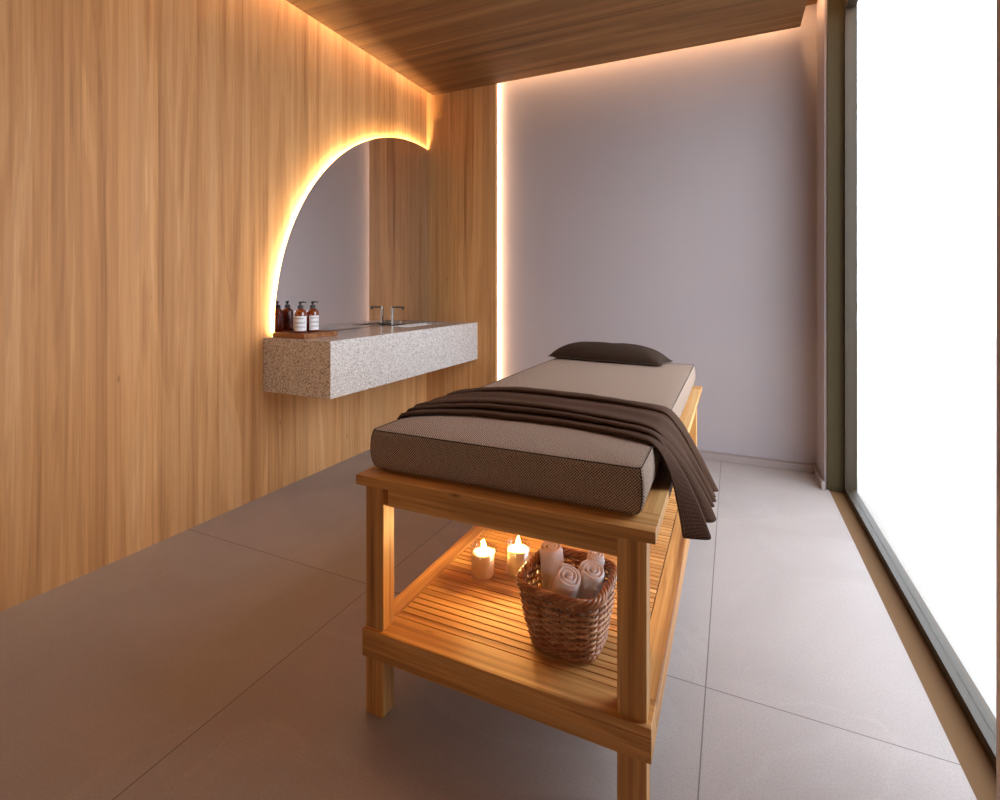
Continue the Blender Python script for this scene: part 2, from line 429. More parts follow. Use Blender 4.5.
# window: tall panes in a bronze frame along the right side
WY = 1.30
struct('wall_right_front', bx(XR, XO + .06, YF - .1, WY, 0, ZT), M['plaster'])
w = obj('window_1', bx(XO, XO + .05, WY, 3.325, -.004, .03), M['frame']); w['kind'] = 'structure'
obj('window_head', bx(XO, XO + .05, WY, 3.325, ZC - .06, ZT), M['frame'], w)
for y in (3.30, WY):
    obj('window_post', bx(XO, XO + .05, y, y + .025, .03, ZC - .06), M['frame'], w)
obj('pane', bx(XO + .02, XO + .026, WY + .01, 3.32, .03, ZC - .06), M['pane'], w)
struct('trim_4', bx(XO + .06, 14, -12, 16, -.14, -.02), M['terrace'])                    # paved terrace outside

# ------------------------------------------------------------------ mirror
CY, CZ, R = 3.378, .908, 1.369
ZV = .857
def arc_pts(r, z0, y1, n=160, ins=0.0):
    """outline of a disc cut flat at z0 and at y1, in (y, z)"""
    a0 = math.atan2(z0 - CZ, -math.sqrt(max(r * r - (z0 - CZ) ** 2, 0)))
    a0 = PI - math.asin((z0 - CZ) / r) if True else a0
    a1 = math.acos(min(1, (y1 - CY) / r))
    return [(CY + r * math.cos(a0 + (a1 - a0) * i / n), CZ + r * math.sin(a0 + (a1 - a0) * i / n)) for i in range(n + 1)]
def plate(bm, pts, x0, x1):
    a = [bm.verts.new((x0, y, z)) for y, z in pts]; b_ = [bm.verts.new((x1, y, z)) for y, z in pts]
    bm.faces.new(a); bm.faces.new(b_[::-1])
    n = len(pts)
    for i in range(n): bm.faces.new((a[i], a[(i + 1) % n], b_[(i + 1) % n], b_[i]))
mt = thing('wall_mirror', 'large backlit arched mirror rising from the granite vanity to the corner', 'mirror', (XW + .015, 2.8, ZV))
YE = YB - .004
pts = arc_pts(R, ZV + .003, YE) + [(YE, ZV + .003)]
bm = bmesh.new(); plate(bm, pts, XW + .014, XW + .018); obj('mirror_glass', bm, M['mirror'], mt)
pts2 = arc_pts(R - .031, ZV + .003, YE) + [(YE, ZV + .003)]
bm = bmesh.new(); plate(bm, pts2, XW + .001, XW + .0137); obj('backing', bm, M['backing'], mt)
bm = bmesh.new()
rows = []
ap = arc_pts(R - .026, ZV + .02, YE - .02); ap2 = arc_pts(R - .022, ZV + .02, YE - .02)
for (y0, z0), (y1, z1) in zip(ap, ap2):
    rows.append([bm.verts.new(c) for c in ((XW + .003, y0, z0), (XW + .0125, y0, z0), (XW + .0125, y1, z1), (XW + .003, y1, z1))])
for a, b_ in zip(rows, rows[1:]):
    for k in range(4): bm.faces.new((a[k], a[(k + 1) % 4], b_[(k + 1) % 4], b_[k]))
bm.faces.new(rows[0]); bm.faces.new(rows[-1][::-1])
obj('light_strip', bm, M['led_mirror'], mt)

# ------------------------------------------------------------------ vanity
VX0, VX1, VY0, VY1, VZ0 = XW + .001, -1.832, 1.948, YB - .001, .567
SX0, SX1, SY0, SY1 = -2.19, -2.03, 2.90, 3.37
vt = thing('vanity_counter', 'floating speckled granite vanity block fixed to the oak wall', 'vanity', (-2.085, 2.77, VZ0))
bm = bmesh.new()
o_ = [(VX0, VY0), (VX1, VY0), (VX1, VY1), (VX0, VY1)]; i_ = [(SX0, SY0), (SX1, SY0), (SX1, SY1), (SX0, SY1)]
ob = [bm.verts.new((x, y, VZ0)) for x, y in o_]; ot = [bm.verts.new((x, y, ZV)) for x, y in o_]
it = [bm.verts.new((x, y, ZV)) for x, y in i_]; ib = [bm.verts.new((x, y, ZV - .03)) for x, y in i_]
bm.faces.new(ob[::-1])
for k in range(4):
    j = (k + 1) % 4
    bm.faces.new((ob[k], ob[j], ot[j], ot[k])); bm.faces.new((ot[k], ot[j], it[j], it[k])); bm.faces.new((it[k], it[j], ib[j], ib[k]))
# closed recess
idp = [bm.verts.new((x + sx * .012, y + sy * .012, ZV - .16)) for (x, y), (sx, sy) in zip(i_, ((-1, -1), (1, -1), (1, 1), (-1, 1)))]
for k in range(4):
    j = (k + 1) % 4; bm.faces.new((ib[k], ib[j], idp[j], idp[k]))
bm.faces.new(idp)
bmesh.ops.recalc_face_normals(bm, faces=bm.faces[:])
obj('counter', bm, M['granite'], vt, bevel=.0015)
bm = bmesh.new()
def ring_rect(x0, x1, y0, y1, z, r=.02, n=6):
    out = []
    for cx, cy, a in ((x1 - r, y1 - r, 0), (x0 + r, y1 - r, 90), (x0 + r, y0 + r, 180), (x1 - r, y0 + r, 270)):
        for k in range(n + 1):
            t2 = math.radians(a + 90 * k / n); out.append(bm.verts.new((cx + r * math.cos(t2), cy + r * math.sin(t2), z)))
    return out
e = .0015
rs = [ring_rect(SX0 + e, SX1 - e, SY0 + e, SY1 - e, ZV - .012, .008), ring_rect(SX0 + .004, SX1 - .004, SY0 + .004, SY1 - .004, ZV - .012, .012),
      ring_rect(SX0 + .008, SX1 - .008, SY0 + .008, SY1 - .008, ZV - .06, .02), ring_rect(SX0 + .016, SX1 - .016, SY0 + .016, SY1 - .016, ZV - .11, .025),
      ring_rect(SX0 + .03, SX1 - .03, SY0 + .03, SY1 - .03, ZV - .12, .025)]
for a, b_ in zip(rs, rs[1:]):
    for k in range(len(a)): bm.faces.new((a[k], a[(k + 1) % len(a)], b_[(k + 1) % len(a)], b_[k]))
bm.faces.new(rs[-1])
bs = obj('basin', bm, M['ceramic'], vt, smooth=True)
bm = bmesh.new(); lathe(bm, ((SX0 + SX1) / 2, 3.1, ZV - .1195), [(.018, 0), (.018, .002), (.012, .003)], 20); obj('drain', bm, M['steel'], bs)

# faucet
FX, FY = -2.244, 3.005
ft = thing('faucet', 'slim chrome faucet standing behind the sink on the granite vanity', 'faucet', (FX, FY, ZV))
bm = bmesh.new(); box(bm, FX - .018, FX + .022, FY - .02, FY + .125, ZV, ZV + .006); obj('base_plate', bm, M['darksteel'], ft, bevel=.0015)
bm = bmesh.new(); lathe(bm, (FX, FY, ZV + .006), [(.0095, 0), (.0095, .13), (.008, .133)], 20); obj('post', bm, M['steel'], ft, smooth=False)
bm = bmesh.new(); box(bm, FX - .005, FX + .105, FY - .0085, FY + .0085, ZV + .125, ZV + .138); sp = obj('spout', bm, M['steel'], ft, bevel=.003)
bm = bmesh.new(); lathe(bm, (FX + .094, FY, ZV + .113), [(.0075, 0), (.0075, .012)], 16); obj('aerator', bm, M['darksteel'], sp)
bm = bmesh.new(); lathe(bm, (FX, FY + .10, ZV + .006), [(.010, 0), (.010, .016), (.007, .019)], 18); kn_ = obj('handle', bm, M['steel'], ft)
bm = bmesh.new(); box(bm, FX - .003, FX + .045, FY + .096, FY + .104, ZV + .025, ZV + .030); obj('lever', bm, M['steel'], kn_, bevel=.001)

# tray
TX0, TX1, TY0, TY1 = -2.278, -2.045, 1.985, 2.232
tt = thing('wooden_tray', 'small reddish brown wooden tray on the near end of the granite vanity', 'tray', ((TX0 + TX1) / 2, (TY0 + TY1) / 2, ZV))
ZT2 = ZV + .0245
bm = bmesh.new(); box(bm, TX0 + .006, TX1 - .006, TY0 + .006, TY1 - .006, ZV + .0005, ZV + .018); obj('tray_base', bm, M['tray'], tt)
for a in ((TX0, TX1, TY0, TY0 + .008), (TX0, TX1, TY1 - .008, TY1), (TX0, TX0 + .008, TY0 + .008, TY1 - .008), (TX1 - .008, TX1, TY0 + .008, TY1 - .008)):
    obj('rim', bx(*a, ZV + .0005, ZT2), M['tray'], tt, bevel=.002)

# bottles
def make_bottle(loc, yaw, label):
    r = thing('pump_bottle', label, 'bottle', loc, 'amber pump bottles on the wooden tray')
    bm = bmesh.new(); c = (0, 0, 0)
    lathe(bm, c, [(.027, 0), (.0325, .003), (.0335, .010), (.0335, .108), (.0315, .118), (.025, .127), (.0155, .132), (.0145, .140)], 40)
    obj('glass_body', bm, M['amber'], r, smooth=True, local=True)
    bm = bmesh.new(); lathe(bm, (0, 0, .140), [(.0165, -.006), (.0165, .010), (.0135, .014), (.006, .015), (.0058, .026)], 28)
    cp = obj('pump_collar', bm, M['pump'], r, local=True)
    bm = bmesh.new(); lathe(bm, (0, 0, .166), [(.0045, -.004), (.0095, 0), (.0095, .007), (.007, .009)], 20)
    a = math.radians(25)
    tube(bm, [(0, 0, .171), (.018 * math.cos(a), .018 * math.sin(a), .1715), (.028 * math.cos(a), .028 * math.sin(a), .170), (.031 * math.cos(a), .031 * math.sin(a), .165)], [.0042, .0038, .0034, .003], 10)
    obj('pump_head', bm, M['pump'], r, local=True, smooth=True)
    bm = bmesh.new(); uv = bm.loops.layers.uv.new('UVMap'); n = 24; rows = []
    for k in range(n + 1):
        a = math.radians(-75 + 150 * k / n) + yaw
        rows.append((bm.verts.new((.0341 * math.cos(a), .0341 * math.sin(a), .012)), bm.verts.new((.0341 * math.cos(a), .0341 * math.sin(a), .094)), k / n))
    for p, q in zip(rows, rows[1:]):
        f = bm.faces.new((p[0], q[0], q[1], p[1]))
        for lo, (uu, vv) in zip(f.loops, ((p[2], 0), (q[2], 0), (q[2], 1), (p[2], 1))): lo[uv].uv = (uu, vv)
    obj('paper_label', bm, M['label'], r, local=True, smooth=True)
    return r
# faces of the labels look back towards the room; bearing -45 deg is the camera's
cam_b = math.atan2(-2.1, 2.2)
make_bottle((-2.200, 2.105, ZV + .0182), cam_b - math.radians(5), 'left amber pump bottle, its whole white label facing the room, on wooden tray')
make_bottle((-2.190, 2.186, ZV + .0182), cam_b + math.radians(42), 'right amber pump bottle, bare glass at left of its label, on wooden tray')

# ------------------------------------------------------------------ massage table
tb = thing('massage_table', 'oiled teak massage table with a slatted lower shelf', 'massage table', (-.52, 1.87, 0))
X0, X1 = -.887, -.150; Y0, Y1 = 1.058, 2.70
TZ0, TZ1 = .612, .637
ax0, ax1, ay0, ay1 = -.893, -.1395, 1.040, 2.705
def tpart(name, a, axis, bevel=.0018):
    return obj(name, bx(*a), M['table_' + axis], tb, bevel=bevel)
tpart('top_rail', (ax0, ax1, ay0, ay0 + .085, TZ0, TZ1), 'x')
tpart('top_rail', (ax0, ax1, ay1 - .085, ay1, TZ0, TZ1), 'x')
tpart('top_rail', (ax0, ax0 + .07, ay0 + .0852, ay1 - .0852, TZ0, TZ1), 'y')
tpart('top_rail', (ax1 - .07, ax1, ay0 + .0852, ay1 - .0852, TZ0, TZ1), 'y')
tpart('top_panel', (ax0 + .0702, ax1 - .0702, ay0 + .0852, ay1 - .0852, TZ0 + .002, TZ1 - .001), 'y')
LX = ((-.884, -.828), (-.222, -.161))
LY = ((1.070, 1.118), (2.625, 2.673))
for lx in LX:
    for ly in LY: tpart('leg', (lx[0], lx[1], ly[0], ly[1], 0, TZ0), 'z')
tpart('apron', (-.828, -.222, 1.088, 1.108, .547, TZ0), 'x')
tpart('apron', (-.828, -.222, 2.632, 2.652, .547, TZ0), 'x')
tpart('apron', (-.868, -.848, 1.118, 2.625, .547, TZ0), 'y')
tpart('apron', (-.197, -.177, 1.118, 2.625, .547, TZ0), 'y')
SZ0, SZ1 = .156, .228
def notched(y0, y1, ly, front):
    """shelf rail along x wrapping the legs"""
    bm = bmesh.new(); box(bm, X0, X1, y0, y1, SZ0, SZ1); return bm
obj('shelf_rail', notched(Y0, 1.1365, LY[0], 1), M['table_x'], tb, bevel=.0018)
obj('shelf_rail', notched(2.615, 2.695, LY[1], 0), M['table_x'], tb, bevel=.0018)
obj('shelf_rail', bx(X0, X0 + .05, 1.1368, 2.6148, SZ0, SZ1), M['table_y'], tb, bevel=.0018)
obj('shelf_rail', bx(X1 - .053, X1, 1.1368, 2.6148, SZ0, SZ1), M['table_y'], tb, bevel=.0018)
bm = bmesh.new(); y = 1.1395
while y < 2.61:
    box(bm, X0 + .0525, X1 - .0555, y, min(y + .0205, 2.613), SZ1 - .020, SZ1 - .001); y += .0235
obj('slatted_shelf', bm, M['slat'], tb, bevel=.001, segs=1)
bm = bmesh.new()
for x in (-.70, -.52, -.34): box(bm, x - .02, x + .02, 1.137, 2.614, SZ1 - .040, SZ1 - .0202)
obj('shelf_batten', bm, M['table_y'], tb)

# ------------------------------------------------------------------ mattress
MX0, MX1, MY0, MY1, MZ0, MZ1 = -.880, -.173, 1.086, 2.69, TZ1 + .0005, .742
def rrect(x0, x1, y0, y1, r, z, nx=40, ny=80, nc=6):
    pts = []
    r = max(r, .001)
    def seg(ax, ay, bx_, by, n):
        for k in range(n): pts.append((ax + (bx_ - ax) * k / n, ay + (by - ay) * k / n, z))
    def corner(cx, cy, a):
        for k in range(nc):
            t2 = math.radians(a + 90 * k / nc); pts.append((cx + r * math.cos(t2), cy + r * math.sin(t2), z))
    seg(x0 + r, y0, x1 - r, y0, nx); corner(x1 - r, y0 + r, -90)
    seg(x1, y0 + r, x1, y1 - r, ny); corner(x1 - r, y1 - r, 0)
    seg(x1 - r, y1, x0 + r, y1, nx); corner(x0 + r, y1 - r, 90)
    seg(x0, y1 - r, x0, y0 + r, ny); corner(x0 + r, y0 + r, 180)
    return pts
mtr = thing('mattress', 'thick grey brown tweed mattress on the teak massage table', 'mattress', (-.525, 1.89, MZ0))
bm = bmesh.new(); uvl = bm.loops.layers.uv.new('UVMap')
H_ = MZ1 - MZ0
prof = [(.030, 0), (.016, .0005), (.009, .004), (.003, .012), (-.001, .025), (-.004, .045), (-.004, .065), (-.0025, .085), (-.0005, H_ - .008), (.001, H_ - .001), (.005, H_ + .001), (.012, H_ + .0025), (.03, H_ + .0045), (.06, H_ + .006), (.12, H_ + .008), (.2, H_ + .009), (.30, H_ + .010)]
rings = []
for ins, z in prof:
    rr = .015 if ins < .01 else max(.015 - ins * .1, .004)
    P = rrect(MX0 + ins, MX1 - ins, MY0 + ins, MY1 - ins, rr, MZ0 + z)
    ring = []
    for (x, y, zz) in P:
        d = noise.noise(Vector((x * 6, y * 6, zz * 9))) * .0022
        ring.append(bm.verts.new((x + d, y + d, zz + (d if z > .05 else 0))))
    rings.append(ring)
for a, b_ in zip(rings, rings[1:]):
    n = len(a)
    for k in range(n): bm.faces.new((a[k], a[(k + 1) % n], b_[(k + 1) % n], b_[k]))
bm.faces.new(rings[0][::-1]); bm.faces.new(rings[-1])
bm.normal_update()
bmesh.ops.recalc_face_normals(bm, faces=bm.faces[:])
for f in bm.faces:
    nn = f.normal
    for lo in f.loops:
        c = lo.vert.co
        if abs(nn.z) > .6: lo[uvl].uv = (c.x + c.y * 0, c.y)
        elif abs(nn.y) > abs(nn.x): lo[uvl].uv = (c.x, c.z)
        else: lo[uvl].uv = (c.y, c.z)
obj('mattress_body', bm, M['mattress'], mtr, smooth=True)
bm = bmesh.new()
pp = rrect(MX0 + .002, MX1 - .002, MY0 + .002, MY1 - .002, .013, MZ1 + .0005)
tube(bm, pp, .0014, 6, closed=True)
obj('piping', bm, M['piping'], mtr, smooth=True)
for cx, cy, sx, sy in ((MX0, MY0, 1, 1), (MX1, MY0, -1, 1), (MX1, MY1, -1, -1), (MX0, MY1, 1, -1)):
    bm = bmesh.new(); pts = []
    for ins, z in prof[2:10]:
        q = ins + .0044 - .0008; pts.append((cx + sx * q, cy + sy * q, MZ0 + z))
    tube(bm, pts, .0013, 6); obj('corner_seam', bm, M['piping'], mtr, smooth=True)

# ------------------------------------------------------------------ pillow
pl = thing('head_pillow', 'slim dark charcoal pillow at the far end of the mattress', 'pillow', (-.595, 2.62, MZ1))
bm = bmesh.new(); uvl = bm.loops.layers.uv.new('UVMap')
L_, W_, T_ = .303, .100, .082; nu, nv = 48, 24
yaw = math.radians(-10.0)
def ppos(u, v, side):
    # u, v in [-1, 1]; pinched corners, slightly drooping tips
    k = (1 - abs(u) ** 3.2); kk = (1 - abs(v) ** 2.4)
    x = u * L_ * (1 - .05 * (1 - v * v)); yy = v * W_ * (1 - .16 * (1 - u * u) * 0 - .10 * (1 - abs(u)) * 0) * (1 - .12 * abs(u) ** 2)
    th_ = T_ * (max(k, 0) ** .48) * (max(kk, 0) ** .55)
    wr = noise.noise(Vector((u * 3.2, v * 2.1, 2.0))) * .004
    mid = .010 + .028 * abs(u) ** 2 * 0
    z = mid + (th_ + wr if side else -min(mid - .002, th_ * .3))
    z = max(z, .0015) - .006 * abs(u) ** 8 * 0
    xx = x * math.cos(yaw) - yy * math.sin(yaw); y2 = x * math.sin(yaw) + yy * math.cos(yaw)
    return (-.588 + xx, 2.615 + y2, MZ1 + .0085 + z)
top = [[bm.verts.new(ppos(-1 + 2 * i / nu, -1 + 2 * j / nv, 1)) for j in range(nv + 1)] for i in range(nu + 1)]
bot = [[(top[i][j] if i in (0, nu) or j in (0, nv) else bm.verts.new(ppos(-1 + 2 * i / nu, -1 + 2 * j / nv, 0))) for j in range(nv + 1)] for i in range(nu + 1)]
for i in range(nu):
    for j in range(nv):
        for g, rev in ((top, 0), (bot, 1)):
            vs = [g[i][j], g[i + 1][j], g[i + 1][j + 1], g[i][j + 1]]
            try: f = bm.faces.new(vs[::-1] if rev else vs)
            except ValueError: continue
            for lo in f.loops: lo[uvl].uv = (lo.vert.co.x, lo.vert.co.y + lo.vert.co.z)
obj('pillow_body', bm, M['pillow'], pl, smooth=True)
bm = bmesh.new()
edge = [ppos(-1 + 2 * i / nu, -1, 1) for i in range(nu + 1)] + [ppos(1, -1 + 2 * j / nv, 1) for j in range(1, nv + 1)] + [ppos(1 - 2 * i / nu, 1, 1) for i in range(1, nu + 1)] + [ppos(-1, 1 - 2 * j / nv, 1) for j in range(1, nv)]
tube(bm, edge, .0028, 6, closed=True); obj('piping', bm, M['piping'], pl, smooth=True)

# ------------------------------------------------------------------ throw
def interp(tab, x):
    if x <= tab[0][0]: return tab[0][1]
    for (a, va), (b2, vb) in zip(tab, tab[1:]):
        if x <= b2:
            f = (x - a) / (b2 - a); return va + (vb - va) * f
    return tab[-1][1]
# cross-section of the folded cloth on the mattress: (fraction across near->far, height)
sec = [(-.004, .001), (-.010, .005), (-.008, .010), (.01, .0115), (.05, .0105), (.09, .0085), (.115, .008),
       (.125, .0095), (.112, .013), (.098, .0175), (.108, .0225), (.135, .0235), (.165, .0215), (.195, .017), (.212, .0155),
       (.222, .0175), (.212, .021), (.212, .0265), (.240, .0285), (.30, .0255), (.36, .021), (.42, .020), (.48, .023), (.54, .0235), (.60, .019), (.67, .0145), (.725, .0135),
       (.745, .0150), (.732, .0190), (.732, .0245), (.76, .0275), (.84, .0245), (.92, .017), (.985, .009), (1.0, .003)]
# smooth resample
def catmull(P, n):
    out = []
    Q = [P[0]] + list(P) + [P[-1]]
    for i in range(1, len(Q) - 2):
        p0, p1, p2, p3 = [Vector(q) for q in Q[i - 1:i + 3]]
        for k in range(n):
            t2 = k / n
            out.append(.5 * ((2 * p1) + (p2 - p0) * t2 + (2 * p0 - 5 * p1 + 4 * p2 - p3) * t2 ** 2 + (3 * p1 - p0 - 3 * p2 + p3) * t2 ** 3))
    out.append(Vector(P[-1])); return out
# where each section point ends at the lower hem: (x, y, z)
hem = [(-.112, 1.300, .520), (-.110, 1.296, .519), (-.105, 1.300, .517), (-.095, 1.306, .515), (-.075, 1.318, .512), (-.056, 1.330, .510), (-.051, 1.336, .514),
       (-.058, 1.346, .524), (-.086, 1.350, .536), (-.102, 1.354, .540), (-.098, 1.362, .540), (-.080, 1.372, .534), (-.056, 1.386, .528), (-.043, 1.402, .527), (-.041, 1.414, .531),
       (-.052, 1.425, .538), (-.076, 1.430, .544), (-.082, 1.438, .545), (-.066, 1.446, .543), (-.048, 1.456, .541), (-.046, 1.466, .542), (-.060, 1.474, .543), (-.058, 1.484, .542), (-.042, 1.496, .540), (-.041, 1.510, .541), (-.058, 1.516, .542), (-.060, 1.522, .542),
       (-.043, 1.528, .540), (-.041, 1.535, .541), (-.052, 1.543, .543), (-.054, 1.556, .543), (-.036, 1.572, .541), (-.034, 1.588, .542), (-.044, 1.598, .544), (-.040, 1.604, .544)]
NS = 4
S2 = catmull([(a, b2, 0) for a, b2 in sec], NS); HM = catmull(hem, NS)
near = [(-.90, 1.175), (-.877, 1.222), (-.80, 1.268), (-.668, 1.300), (-.52, 1.306), (-.38, 1.296), (-.25, 1.275), (-.19, 1.262)]
far = [(-.90, 1.52), (-.86, 1.60), (-.80, 1.66), (-.69, 1.695), (-.50, 1.675), (-.33, 1.655), (-.22, 1.645), (-.16, 1.64)]
XT = [-.878 + k * (.878 - .190) / 46 for k in range(47)]
bm = bmesh.new(); uvl = bm.loops.layers.uv.new('UVMap')
grid = []
ztop = MZ1 + .011
for j, (s, h) in enumerate(zip(S2, HM)):
    col = []
    fr, hh = s.x, s.y
    # left end: slips down over the mattress edge
    n0 = interp(near, -.880); f0 = interp(far, -.880)
    for q, dz in ((-.882, -.013),):
        yy = n0 + (f0 - n0) * fr; col.append(Vector((q - hh * .55, yy, ztop + dz + hh * .1)))
    for x in XT:
        n1 = interp(near, x); f1 = interp(far, x)
        yy = n1 + (f1 - n1) * fr
        u = (x + .885) / .695
        amp = .62 + .45 * math.sin(u * PI) + .10 * noise.noise(Vector((x * 5, fr * 4, 0)))
        edge_l = max(0, 1 - (x + .885) / .035)
        z = ztop + hh * amp - .0075 * edge_l ** 2 + .0012 * noise.noise(Vector((x * 25, yy * 25, 1)))
        wob = .010 * noise.noise(Vector((x * 4.5, fr * 2.0, 3)))
        z += -.004 * max(0, (x + .25) / .06) ** 2
        col.append(Vector((x, yy + wob, z)))
    E = col[-1]; T = (col[-1] - col[-2]).normalized()
    C1 = E + T * .048 + Vector((0, 0, -.004)); B = h.copy(); B.x += .002; B.x -= .008 * min(1, max(0, fr))
    C2 = Vector((E.x + (B.x - E.x) * .62 + .012 * (1 - fr), B.y + (E.y - B.y) * .3, .650))
    C2.x = max(C2.x, -.128 + .5 * hh)
    nd = 34
    for k in range(1, nd + 1):
        t2 = k / nd
        p = E * (1 - t2) ** 3 + C1 * 3 * t2 * (1 - t2) ** 2 + C2 * 3 * t2 ** 2 * (1 - t2) + B * t2 ** 3
        p += Vector((1, 0, 0)) * .0012 * noise.noise(p * 30)
        col.append(p)
    grid.append(col)
vg = [[bm.verts.new(p) for p in c] for c in grid]
# arc lengths for the weave
for j in range(len(vg) - 1):
    for k in range(len(vg[0]) - 1):
        f = bm.faces.new((vg[j][k], vg[j][k + 1], vg[j + 1][k + 1], vg[j + 1][k]))
ua = [0]
for k in range(1, len(grid[0])): ua.append(ua[-1] + (grid[60][k] - grid[60][k - 1]).length)
va = [0]
for j in range(1, len(grid)): va.append(va[-1] + (grid[j][25] - grid[j - 1][25]).length)
idx = {}
for j, c in enumerate(vg):
    for k, v in enumerate(c): idx[v] = (ua[k], va[j])
for f in bm.faces:
    for lo in f.loops: lo[uvl].uv = idx[lo.vert]
th_o = obj('throw_blanket', bm, M['throw'], loc=(-.5, 1.45, MZ1), smooth=True)
tag(th_o, 'dark brown woven throw folded across the mattress and hanging off its right side', 'blanket')
sm = th_o.modifiers.new('solid', 'SOLIDIFY'); sm.thickness = .0028; sm.offset = 0

# ------------------------------------------------------------------ candles
def candle(x, y, label):
    z = SZ1 + .0005
    t_ = thing('glass_candle', label, 'candle', (x, y, z), 'lit candles on the slatted shelf')
    r, h = .0375, .094
    bm = bmesh.new()
    lathe(bm, (0, 0, 0), [(.030, 0), (r - .002, .001), (r, .004), (r + .0005, h), (r - .0008, h + .0006), (r - .0016, h - .001), (r - .0028, .010), (.028, .009), (.002, .009)], 48)
    obj('glass_holder', bm, M['tumbler'], t_, smooth=True, local=True)
    bm = bmesh.new(); rw = r - .0034
    lathe(bm, (0, 0, 0), [(.004, .0105), (rw - .003, .0105), (rw, .014), (rw, .077), (rw - .003, .079), (.020, .078), (.008, .0765), (.001, .0765)], 48)
    obj('wax', bm, M['wax'], t_, smooth=True, local=True)
    bm = bmesh.new(); tube(bm, [(0, 0, .075), (.0003, .0002, .088), (.0012, .0005, .093)], .0011, 6); obj('wick', bm, M['wick'], t_, local=True)
    bm = bmesh.new(); lathe(bm, (.001, .0005, 0), [(.0008, .0895), (.0038, .092), (.0058, .0965), (.0056, .1005), (.0040, .105), (.0018, .111), (.0003, .116)], 16)
    obj('flame', bm, M['flame'], t_, smooth=True, local=True)
candle(-.702, 1.400, 'lit ivory candle in clear glass, standing farther from the wicker basket')
candle(-.612, 1.463, 'lit ivory candle in clear glass, standing close against the wicker basket')

# ------------------------------------------------------------------ basket
bk = thing('wicker_basket', 'tapered square brown wicker basket on the slatted shelf', 'basket', (-.378, 1.25, SZ1))
BZ0, BZ1 = SZ1 + .001, .402
def bsec(z, a):
    f = (z - BZ0) / (BZ1 - BZ0)
    cx = -.380; cy = 1.250 - .016 * f
    hx = .080 + (.104 - .080) * f; hy = .074 + (.104 - .074) * f
    hx += .004 * math.sin(f * PI); hy += .004 * math.sin(f * PI)
    e = 2 / 4.2
    c, s = math.cos(a), math.sin(a)
    x = hx * (abs(c) ** e) * (1 if c >= 0 else -1); y_ = hy * (abs(s) ** e) * (1 if s >= 0 else -1)
    ro = math.radians(-3)
    return cx + x * math.cos(ro) - y_ * math.sin(ro), cy + x * math.sin(ro) + y_ * math.cos(ro)
# equal-arc parameters
def arc_params(n, z):
    N = 720; pts = [bsec(z, 2 * PI * i / N) for i in range(N + 1)]; L = [0]
    for p, q in zip(pts, pts[1:]): L.append(L[-1] + math.dist(p, q))
    out = []; i = 0
    for k in range(n):
        target = L[-1] * k / n
        while L[i + 1] < target: i += 1
        out.append(2 * PI * (i + (target - L[i]) / max(L[i + 1] - L[i], 1e-9)) / N)
    return out
NSTK = 26
AP = arc_params(NSTK * 4, (BZ0 + BZ1) / 2)
def wall_pt(k, z, off):
    a = AP[int(k) % len(AP)]
    x, y_ = bsec(z, a)
    x2, y2 = bsec(z, a + .02); x3, y3 = bsec(z, a - .02)
    tx, ty = x2 - x3, y2 - y3; l = math.hypot(tx, ty); nx, ny = ty / l, -tx / l
    return Vector((x + nx * off, y_ + ny * off, z))
NR = 17
bm = bmesh.new()
for r_ in range(NR):
    z = BZ0 + .017 + (BZ1 - .022 - BZ0 - .017) * r_ / (NR - 1)
    pts = []
    for k in range(NSTK * 4):
        ph = k / 8 * 2 * PI + (PI if r_ % 2 else 0)
        pts.append(wall_pt(k, z + random.uniform(-.0004, .0004), .0044 * math.cos(ph)))
    tube(bm, pts, .0034 + random.uniform(-.0003, .0004), 7, closed=True)
obj('woven_wall', bm, M['wicker'], bk, smooth=True)
bm = bmesh.new()
for s_ in range(NSTK):
    tube(bm, [wall_pt(s_ * 4, BZ0 + .004 + (BZ1 - BZ0 - .008) * q / 8, 0) for q in range(9)], .0024, 6)
obj('stakes', bm, M['wicker'], bk, smooth=True)
def braid(zc, n, turns, rad, tr, zamp, base_off):
    bm = bmesh.new(); K = NSTK * 4
    for s_ in range(n):
        pts = []
        for k in range(K):
            a = 2 * PI * s_ / n + k / K * 2 * PI * turns
            pts.append(wall_pt(k, zc + zamp * math.sin(a), base_off + rad * math.cos(a)))
        tube(bm, pts, tr, 7, closed=True)
    return bm
obj('braided_rim', braid(BZ1 - .006, 5, 9, .0075, .0042, .0085, .001), M['wicker'], bk, smooth=True)
obj('braided_foot', braid(BZ0 + .009, 3, 9, .0040, .0040, .0045, .001), M['wicker'], bk, smooth=True)
bm = bmesh.new()
for q in range(22):
    yq = 1.252 - .062 + .124 * q / 21
    tube(bm, [(-.378 - .066 + .132 * m_ / 12, yq, BZ0 + .006 + .0016 * math.cos(m_ * PI + q * PI)) for m_ in range(13)], .003, 6)
obj('woven_base', bm, M['wicker'], bk, smooth=True)

